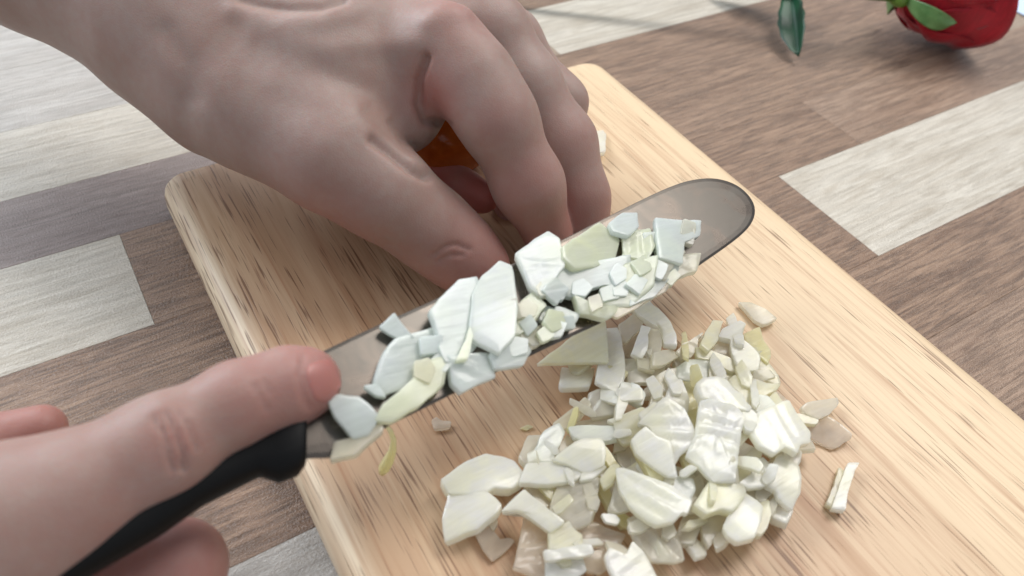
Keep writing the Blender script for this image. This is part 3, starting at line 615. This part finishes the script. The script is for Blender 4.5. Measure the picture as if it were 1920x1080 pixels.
for i, (poly, L, mt, lab, kw) in enumerate(KP):
    c = np.mean(np.array(poly), 0)
    n2 = _n(nn + np.random.normal(0, .09, 3))
    p0 = onplane(c[0], c[1], kp0 + nn * (.0022 + .0014 * L), nn)
    kk = dict(thick=.0024); kk.update(kw); mt = {WHITE: MINT if i % 4 == 1 else SHADE, MINT: SHADE, CREAM: SHADEY, YELL: SHADEY}.get(mt, mt)
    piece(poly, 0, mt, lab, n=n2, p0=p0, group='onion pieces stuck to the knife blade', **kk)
for i in range(46):
    t = random.uniform(.05, .97) if i < 14 else random.uniform(.40, .97); u = random.uniform(-.36, .42)
    cx = 640 + t * 700; cy = 758 - t * 325 + u * 125 * (1 - .15 * t)
    k = random.choice([4, 4, 5]); r0 = random.uniform(17, 27) * (1.1 - .3 * t); a0 = random.uniform(0, 6)
    poly = [(cx + r0 * random.uniform(.75, 1.25) * math.cos(a0 + j * 6.283 / k), cy + r0 * random.uniform(.75, 1.25) * math.sin(a0 + j * 6.283 / k)) for j in range(k)]
    n2 = _n(nn + np.random.normal(0, .10, 3)); p0 = onplane(cx, cy, kp0 + nn * (.0022 + .0014 * random.uniform(.4, 2.9)), nn)
    piece(poly, 0, random.choice([SHADE, SHADE, SHADE, SHADEY, GLASSY]), 'small onion dice crowded among the larger pieces on the blade', n=n2, p0=p0, group='small onion dice on the blade', thick=.0020, bulge=0.)
# hanging strip
def tube(name, pts, rad, mat, parent=None, K=10, origin=None):
    pts = [np.array(p, float) for p in pts]; V = []; Fs = []
    o0 = pts[0] if origin is None else np.array(origin, float)
    for i, p in enumerate(pts):
        t = _n(pts[min(i + 1, len(pts) - 1)] - pts[max(i - 1, 0)])
        a = _n(np.cross(t, [.3, .2, .9])); b = np.cross(t, a)
        for k in range(K):
            an = 2 * math.pi * k / K; V.append(p + rad[i] * (a * math.cos(an) + b * math.sin(an)) - o0)
    for i in range(len(pts) - 1):
        for k in range(K):
            j = (k + 1) % K; Fs.append((i * K + k, i * K + j, (i + 1) * K + j, (i + 1) * K + k))
    Fs.append(list(range(K))[::-1]); Fs.append(list(range((len(pts) - 1) * K, len(pts) * K)))
    return obj(name, mesh(name, V, Fs), mat, parent, None if parent else o0)
d0 = .205
hang = [(712,786,d0),(722,795,d0+.002),(732,808,d0+.004),(738,825,d0+.007),(736,845,d0+.010),(729,862,d0+.012),(720,878,d0+.014),(716,888,d0+.015)]
tag(tube('onion_strand', [dp(*h) for h in hang], [.0005, .0006, .0007, .0008, .0011, .0016, .0017, .0009], YELL), 'thin yellow onion strand hanging down from the cutting edge of the knife', 'onion piece', 'onion pieces stuck to the knife blade')

# ------------------------------------------------------------------ hands: smooth-union distance field -> surface nets
def rcone(Pn, a, b, ra, rb):
    ba = b - a; l2 = ba @ ba; t = np.clip(((Pn - a) @ ba) / l2, 0, 1)
    d = Pn - a - t[..., None] * ba
    return np.sqrt((d * d).sum(-1)) - (ra + (rb - ra) * t)
def smin(a, b, k):
    h = np.clip(.5 + .5 * (b - a) / k, 0, 1); return b * (1 - h) + a * h - k * h * (1 - h)
def J(px, py, depth, rpx): return dp(px, py, depth), rpx * depth / F
def chain(Pn, js, k):
    d = None
    for (a, ra), (b, rb) in zip(js[:-1], js[1:]):
        e = rcone(Pn, a, b, ra, rb).astype(np.float32); d = e if d is None else smin(d, e, k)
    return d
def surface_nets(D, o, h):
    s = D < 0; nx, ny, nz = D.shape
    acc = np.zeros((nx - 1, ny - 1, nz - 1, 3), np.float32); cnt = np.zeros((nx - 1, ny - 1, nz - 1), np.float32)
    cs = [(0, 0, 0), (1, 0, 0), (0, 1, 0), (1, 1, 0), (0, 0, 1), (1, 0, 1), (0, 1, 1), (1, 1, 1)]
    sl = lambda c, A_: A_[c[0]:c[0] + nx - 1, c[1]:c[1] + ny - 1, c[2]:c[2] + nz - 1]
    for i in range(8):
        for j in range(i + 1, 8):
            a, b = cs[i], cs[j]
            if sum(abs(x - y) for x, y in zip(a, b)) != 1: continue
            m_ = sl(a, s) != sl(b, s); da, db = sl(a, D)[m_], sl(b, D)[m_]
            t = (da / (da - db))[:, None]
            acc[m_] += np.array(a) * (1 - t) + np.array(b) * t; cnt[m_] += 1
    cell = cnt > 0; idx = -np.ones(cell.shape, np.int64); idx[cell] = np.arange(cell.sum())
    ijk = np.argwhere(cell); V = (ijk + acc[cell] / cnt[cell][:, None]) * h + o
    Q = []
    for ax in range(3):
        o1, o2 = (ax + 1) % 3, (ax + 2) % 3
        s0 = [slice(None)] * 3; s1 = [slice(None)] * 3; s0[ax] = slice(0, -1); s1[ax] = slice(1, None)
        e = np.argwhere(s[tuple(s0)] != s[tuple(s1)])
        e = e[(e[:, o1] > 0) & (e[:, o2] > 0) & (e[:, o1] < D.shape[o1] - 1) & (e[:, o2] < D.shape[o2] - 1)]
        ins = s[e[:, 0], e[:, 1], e[:, 2]]
        u = np.zeros(3, int); u[o1] = 1; v = np.zeros(3, int); v[o2] = 1
        g = lambda q: idx[q[:, 0], q[:, 1], q[:, 2]]
        q = np.stack([g(e - u - v), g(e - v), g(e), g(e - u)], 1)
        q[~ins] = q[~ins][:, ::-1]; Q.append(q)
    return V, np.concatenate(Q)
def seg2d(x, y, poly):
    best = np.full(x.shape, 1e9)
    for (ax, ay), (bx, by) in zip(poly[:-1], poly[1:]):
        dx, dy = bx - ax, by - ay; t = np.clip(((x - ax) * dx + (y - ay) * dy) / (dx * dx + dy * dy), 0, 1)
        best = np.minimum(best, np.hypot(x - ax - t * dx, y - ay - t * dy))
    return best
def build_hand(name, groups, palm, kf, kb, h, creases, reds, clip_lo=None, clip_hi=None):
    allj = [j for g in groups for j in g] + [j for g in palm for j in g]
    lo = np.min([p - r for p, r in allj], 0) - .006; hi = np.max([p + r for p, r in allj], 0) + .006
    if clip_lo is not None: lo = np.maximum(lo, clip_lo)
    if clip_hi is not None: hi = np.minimum(hi, clip_hi)
    nn_ = np.ceil((hi - lo) / h).astype(int) + 1
    ax = [lo[i] + np.arange(nn_[i]) * h for i in range(3)]
    Pn = np.stack(np.meshgrid(*ax, indexing='ij'), -1).astype(np.float32)
    dpalm = None
    for g in palm:
        e = chain(Pn, g, .008); dpalm = e if dpalm is None else smin(dpalm, e, .014)
    D = dpalm.copy()
    for g in groups:
        e = smin(dpalm, chain(Pn, g, kf), kb); D = smin(D, e, .0012)
    # closed caps at the clipped ends
    D[0] = D[-1] = .01; D[:, 0] = D[:, -1] = .01; D[:, :, 0] = D[:, :, -1] = .01
    V, Q = surface_nets(D, lo, h)
    # laplacian smoothing, lightly
    E_ = np.concatenate([Q[:, [0, 1]], Q[:, [1, 2]], Q[:, [2, 3]], Q[:, [3, 0]]])
    for it in range(3):
        a = np.zeros_like(V); c = np.zeros(len(V))
        for k in range(3):
            a[:, k] = np.bincount(E_[:, 0], V[E_[:, 1], k], len(V)) + np.bincount(E_[:, 1], V[E_[:, 0], k], len(V))
        c = np.bincount(E_[:, 0], minlength=len(V)) + np.bincount(E_[:, 1], minlength=len(V))
        V = V * .5 + .5 * a / c[:, None]
    def normals(V):
        fn = np.cross(V[Q[:, 2]] - V[Q[:, 0]], V[Q[:, 3]] - V[Q[:, 1]])
        n_ = np.zeros_like(V)
        for c in range(4):
            for k in range(3): n_[:, k] += np.bincount(Q[:, c], fn[:, k], len(V))
        return n_ / (np.linalg.norm(n_, axis=1, keepdims=True) + 1e-12)
    Nn = normals(V)
    px, py = proj(V); vd = CAM - V; vd /= np.linalg.norm(vd, axis=1, keepdims=True)
    facing = np.clip(((Nn * vd).sum(1) - .05) * 4, 0, 1)
    for poly, wpx, amp in creases:
        d = seg2d(px, py, poly); V = V - Nn * (amp * np.exp(-(d / wpx) ** 2) * facing)[:, None]
    red = np.zeros(len(V))
    for p, r, s_ in reds: red = np.maximum(red, s_ * np.exp(-((np.linalg.norm(V - p, axis=1) / r) ** 2)))
    org = V.mean(0)
    me = mesh(name, V - org, Q.tolist())
    at_ = me.attributes.new('red', 'FLOAT', 'POINT'); at_.data.foreach_set('value', red.astype(np.float32))
    o = obj(name, me, SKIN, None, org)
    bvh = BVHTree.FromPolygons([tuple(v) for v in V], Q.tolist())
    return o, bvh, org
def nail(parent, org, bvh, cx, cy, rx, ry, ang, lift=.0002):
    K, Rn = 20, 6; V = []; Fs = []; ca, sa = math.cos(math.radians(ang)), math.sin(math.radians(ang))
    def hit(x, y, off):
        d = ray(x, y); d = d / np.linalg.norm(d)
        loc, nrm, i, ds = bvh.ray_cast(Vector(CAM), Vector(d))
        if loc is None: return None
        return np.array(loc) + np.array(nrm) * off
    c = hit(cx, cy, lift * 1.6); V.append(c - org)
    for r in range(1, Rn + 1):
        for k in range(K):
            t = 2 * math.pi * k / K; e = r / Rn
            x, y = rx * e * math.copysign(abs(math.cos(t)) ** .62, math.cos(t)), ry * e * math.copysign(abs(math.sin(t)) ** .62, math.sin(t))
            p = hit(cx + x * ca - y * sa, cy + x * sa + y * ca, lift * (1.6 - 1.2 * e ** 4) if r < Rn else -.0002)
            V.append((p if p is not None else V[-K] + org) - org)
    for k in range(K): Fs.append((0, 1 + k, 1 + (k + 1) % K))
    for r in range(Rn - 1):
        for k in range(K):
            j = (k + 1) % K; a = 1 + r * K; b = a + K; Fs.append((a + k, b + k, b + j, a + j))
    me = mesh('fingernail', V, Fs)
    bm = bmesh.new(); bm.from_mesh(me); bmesh.ops.recalc_face_normals(bm, faces=bm.faces); bm.to_mesh(me); bm.free()
    return obj('fingernail', me, NAIL, parent)

# left hand, holding the onion steady beyond the knife
palmL = [
 [J(-260,-330,.29,190), J(73,-125,.28,172), J(345,45,.275,152), J(600,120,.272,140), J(760,110,.272,100)],
 [J(345,45,.275,150), J(640,20,.285,120), J(870,30,.285,66)],
 [J(430,165,.268,135), J(620,270,.262,100)],
 [J(640,180,.27,120), J(755,215,.272,66)],
]
fingL = [
 [J(760,100,.268,85), J(832,92,.262,73), J(890,155,.260,70), J(934,226,.260,66), J(990,345,.269,59), J(1028,440,.283,47)],
 [J(850,30,.285,60), J(925,60,.283,60), J(985,160,.284,60), J(1050,270,.288,61), J(1085,370,.291,50), J(1098,440,.293,42)],
 [J(870,20,.30,50), J(960,70,.31,45), J(1052,192,.312,42), J(1040,300,.315,38), J(960,390,.312,34)],
 [J(640,330,.298,40), J(785,352,.302,31), J(860,350,.300,29), J(905,370,.297,31)],
 [J(480,200,.262,118), J(630,292,.256,102), J(722,362,.258,82), J(812,432,.266,70), J(870,480,.270,60), J(905,505,.272,50)],
]
crL = [
 ([(798,108),(784,150),(786,195),(800,228),(838,238)], 8, .0026),
 ([(700,262),(735,285),(775,318),(800,330)], 10, .0026), ([(690,210),(720,250),(760,280)], 16, .0007), ([(735,230),(760,262),(780,275)], 8, .0008),
 ([(815,478),(835,462),(855,458),(880,468)], 5, .0007), ([(822,490),(845,478),(868,478)], 5, .0006),
 ([(450,0),(480,10),(540,18),(600,16),(645,4)], 9, .0012), ([(440,20),(520,45),(600,42),(700,5)], 22, -.0012),
 ([(800,40),(835,18),(872,22)], 20, -.0010), ([(480,60),(620,90),(780,80)], 24, -.0008), ([(520,150),(650,190),(700,250)], 26, -.0005),
 ([(600,130),(700,170),(770,230)], 22, .0006),
 ([(310,60),(350,120),(360,180)], 26, .0010),
]
redL = [(J(1030,430,.283,46)[0], .02, .5), (J(1098,430,.293,42)[0], .018, .42), (J(900,500,.272,50)[0], .024, .5), (J(815,432,.262,50)[0], .014, .25), (J(925,232,.245,50)[0], .012, .2), (J(985,340,.26,50)[0], .014, .32),
        (J(820,180,.255,50)[0], .012, .5), (J(902,362,.297,34)[0], .016, 1.), (J(820,345,.30,34)[0], .016, 1.), (J(620,390,.26,50)[0], .02, .35), (J(860,40,.255,40)[0], .012, .3), (J(1060,270,.28,40)[0], .014, .2)]  # curled finger at full strength: red glow in the palm gap painted into the skin
hl, bvL, orgL = build_hand('left_hand', fingL, palmL, .009, .0075, .0010, crL, redL)
tag(hl, 'bare left hand reaching in from the upper left with bent fingertips behind the blade', 'hand')

palmR = [
 [J(-420,1250,.155,260), J(-180,1080,.158,200), J(-10,1000,.161,158)],
 [J(-220,1180,.17,190), J(-60,1150,.175,120)],
]
fingR = [
 [J(-30,1010,.160,160), J(110,945,.165,124), J(308,836,.173,92), J(448,755,.180,73), J(545,724,.186,69), J(580,715,.188,58)],
 [J(-60,1180,.178,120), J(150,1150,.182,96), J(335,1062,.186,80), J(345,1120,.196,76)],
 [J(-160,900,.185,80), J(-60,845,.192,60), J(78,804,.198,46)],
 [J(-100,1300,.18,110), J(140,1260,.19,95), J(300,1180,.195,78)],
]
crR = [
 ([(290,785),(308,812),(318,850),(325,880)], 6, .0007), ([(312,778),(330,808),(340,845),(345,880)], 6, .0008), ([(335,775),(355,805),(368,840)], 5, .0005),
 ([(300,760),(330,790),(345,830)], 34, -.0007),
 ([(478,722),(490,745),(500,768)], 5, .0004), ([(495,715),(505,735)], 5, .0004),
 ([(568,668),(562,700),(568,740),(580,765)], 5, .0005),
]
redR = [(J(582,716,.185,60)[0], .012, .55), (J(330,830,.165,60)[0], .009, .25), (J(500,740,.18,60)[0], .014, .35), (J(335,1062,.18,60)[0], .03, .4), (J(50,800,.19,60)[0], .03, .4)]
hr, bvR, orgR = build_hand('right_hand', fingR, palmR, .005, .006, .0009, crR, redR, clip_lo=np.array([-.17, -.2, -1.]))
tag(hr, 'bare right hand gripping the knife with its forefinger laid along the spine', 'hand')
nail(hr, orgR, bvR, 607, 714, 33, 45, -18)

# amber peel glimpsed in the hollow of the hand
def blob(name, c, rad, mat, seed=0, K=24):
    V = []; Fs = []; rs = np.random.RandomState(seed)
    ph = rs.uniform(0, 6, 6)
    for i in range(1, K // 2):
        th = math.pi * i / (K // 2)
        for k in range(K):
            a = 2 * math.pi * k / K
            r = 1 + .07 * math.sin(3 * a + ph[0]) * math.sin(th) + .05 * math.sin(2 * th * 2 + ph[1])
            V.append((rad[0] * r * math.sin(th) * math.cos(a), rad[1] * r * math.sin(th) * math.sin(a), rad[2] * math.cos(th)))
    n_ = len(V); V += [(0, 0, rad[2]), (0, 0, -rad[2])]; R_ = K // 2 - 1
    for i in range(R_ - 1):
        for k in range(K): j = (k + 1) % K; Fs.append((i * K + k, (i + 1) * K + k, (i + 1) * K + j, i * K + j))
    for k in range(K):
        j = (k + 1) % K; Fs.append((k, j, n_)); Fs.append(((R_ - 1) * K + j, (R_ - 1) * K + k, n_ + 1))
    return obj(name, mesh(name, V, Fs), mat, None, c)
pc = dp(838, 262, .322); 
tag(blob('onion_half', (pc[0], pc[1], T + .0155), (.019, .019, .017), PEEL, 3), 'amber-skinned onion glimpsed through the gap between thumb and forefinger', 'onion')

# ------------------------------------------------------------------ rose
cal = at(1692, -8, .030)
rose = tag(empty('red_rose', cal), 'red rose with green sepals lying on the table in the top right corner', 'rose')
axd = _n(at(1905, -8, .028) - cal); axd = _n(axd * [1, 1, 0] + np.array([0, 0, .04]))
sd = _n(np.cross([0, 0, 1.], axd)); upv = np.cross(axd, sd)
def petal(ang, wid, L, R0, open_, seed, mat=PETAL, name='petal', thick=.0005, pointed=False):
    rs = np.random.RandomState(seed); NU, NV = 14, 13; V = []; Fs = []; ph = rs.uniform(0, 6, 3)
    for side in (0, 1):
        for i in range(NU):
            s = i / (NU - 1)
            prof = math.sin(min(s * 1.25, 1) * math.pi / 2) ** .62
            r = .004 + (R0 - .004) * prof + open_ * max(0, s - .72) ** 1.5 * 6 - (.10 * R0) * max(0, s - .5)
            for k in range(NV):
                t = (k / (NV - 1) - .5) * 2
                env = (1 - abs(t) ** 2.6 * .30) if not pointed else 1
                wd = wid * (.35 + .65 * math.sin(min(1, s * 1.7) * math.pi / 2)) if not pointed else wid * (1 - s) ** .8
                a = ang + t * wd
                ss = L * s * env + .0006 * math.sin(5 * t + ph[0]) * s
                rr = r + .0007 * math.sin(4 * t + 3 * s + ph[1]) * s - side * thick
                V.append(axd * ss + (sd * math.cos(a) + upv * math.sin(a)) * rr)
    n1 = NU * NV
    for side in (0, 1):
        for i in range(NU - 1):
            for k in range(NV - 1):
                a = side * n1 + i * NV + k; f = (a, a + 1, a + NV + 1, a + NV); Fs.append(f if side else f[::-1])
    rim = [(0, k) for k in range(NV)] + [(i, NV - 1) for i in range(1, NU)] + [(NU - 1, k) for k in range(NV - 2, -1, -1)] + [(i, 0) for i in range(NU - 2, 0, -1)]
    for a, b in zip(rim, rim[1:] + rim[:1]):
        p, q = a[0] * NV + a[1], b[0] * NV + b[1]; Fs.append((p, q, q + n1, p + n1))
    me = mesh(name, V, Fs)
    bm = bmesh.new(); bm.from_mesh(me); bmesh.ops.recalc_face_normals(bm, faces=bm.faces); bm.to_mesh(me); bm.free()
    return obj(name, me, mat, rose)
rs = random.Random(5)
for lay, (n_, R0, L, op) in enumerate([(5, .0262, .048, .006), (5, .0240, .053, .004), (5, .020, .057, .001), (4, .015, .057, 0), (3, .010, .056, 0)]):
    for i in range(n_):
        petal(math.radians(-100 + i * 360 / n_ + lay * 33), math.radians(50), L * rs.uniform(.95, 1.04), R0 + rs.uniform(-.0006, .0006) + i * .0004, op, lay * 10 + i)
for i, a in enumerate((-174, 110, 38, -40)):
    petal(math.radians(a), math.radians(21), .0175, .0290, -.0, 70 + i, SEPAL, 'sepal', .0006, True)
rec = blob('receptacle', cal, (.0062, .0062, .0062), STEM, 5, 16); rec.parent = rose; rec.location = (-axd * .001)
sp = [cal + d for d in [np.zeros(3), -axd * .02 + [0, .003, .001], -axd * .045 + np.array([.002, .012, 0]), -axd * .09 + np.array([.004, .028, -.004]), -axd * .15 + np.array([.004, .048, -.012]), -axd * .24 + np.array([0, .08, -.019])]]
tube('stem', sp, [.0036, .0030, .0027, .0026, .0026, .0026], STEM, rose, 12, cal)
def leafblade(base, tip, width, nrm, fold, curl, mat, name='leaf', droop=0, pw=.8):
    base, tip = np.array(base, float), np.array(tip, float); d = tip - base; L = np.linalg.norm(d); d = d / L
    nrm = _n(nrm - d * (nrm @ d)); sdv = np.cross(d, nrm); NU, NV = 16, 9; V = []; Fs = []
    for sgn in (0, 1):
        for i in range(NU):
            s = i / (NU - 1); wv = width * math.sin(math.pi * min(.999, s ** pw)) ** .75 * (1 - .25 * s)
            for k in range(NV):
                t = (k / (NV - 1) - .5) * 2
                ser = 1 + .06 * math.sin(s * 50) * abs(t)
                p = base + d * L * s + sdv * t * wv * ser * math.cos(fold) + nrm * (abs(t) * wv * math.sin(fold) + curl * s * s * L - droop * math.sin(s * 3.1) * L) - nrm * sgn * .0004
                V.append(p - cal)
    n1 = NU * NV
    for sgn in (0, 1):
        for i in range(NU - 1):
            for k in range(NV - 1):
                a = sgn * n1 + i * NV + k; f = (a, a + 1, a + NV + 1, a + NV); Fs.append(f if sgn else f[::-1])
    rim = [(0, k) for k in range(NV)] + [(i, NV - 1) for i in range(1, NU)] + [(NU - 1, k) for k in range(NV - 2, -1, -1)] + [(i, 0) for i in range(NU - 2, 0, -1)]
    for a, b in zip(rim, rim[1:] + rim[:1]):
        p, q = a[0] * NV + a[1], b[0] * NV + b[1]; Fs.append((p, q, q + n1, p + n1))
    return obj(name, mesh(name, V, Fs), mat, rose)
vdir = lambda px, py: -_n(ray(px, py))
# hanging folded leaf, tip on the table
leafblade(at(1478, -60, .022), at(1502, 114, .002), .0125, _n(vdir(1490, 50) + np.array([-.35, .1, .1])), .75, .05, LEAF, pw=1.9)
leafblade(at(1500, -20, .020), at(1335, -14, .004), .010, np.array([0, 0, 1.]), .25, .0, LEAF)
# pale blue sheet corner behind the rose
ps = [at(1893, 18, 0), at(1960, 52, 0), at(2100, -60, 0), at(1950, -120, 0)]
V = [(p[0], p[1], .0006) for p in ps] + [(p[0], p[1], .0012) for p in ps]
o = obj('paper_sheet', mesh('paper_sheet', V, [(3, 2, 1, 0), (4, 5, 6, 7), (0, 1, 5, 4), (1, 2, 6, 5), (2, 3, 7, 6), (3, 0, 4, 7)], False), simple('pale_blue_paper', lin(196, 214, 236), .6).m)
tag(o, 'corner of a pale blue sheet lying on the table behind the rose', 'paper')
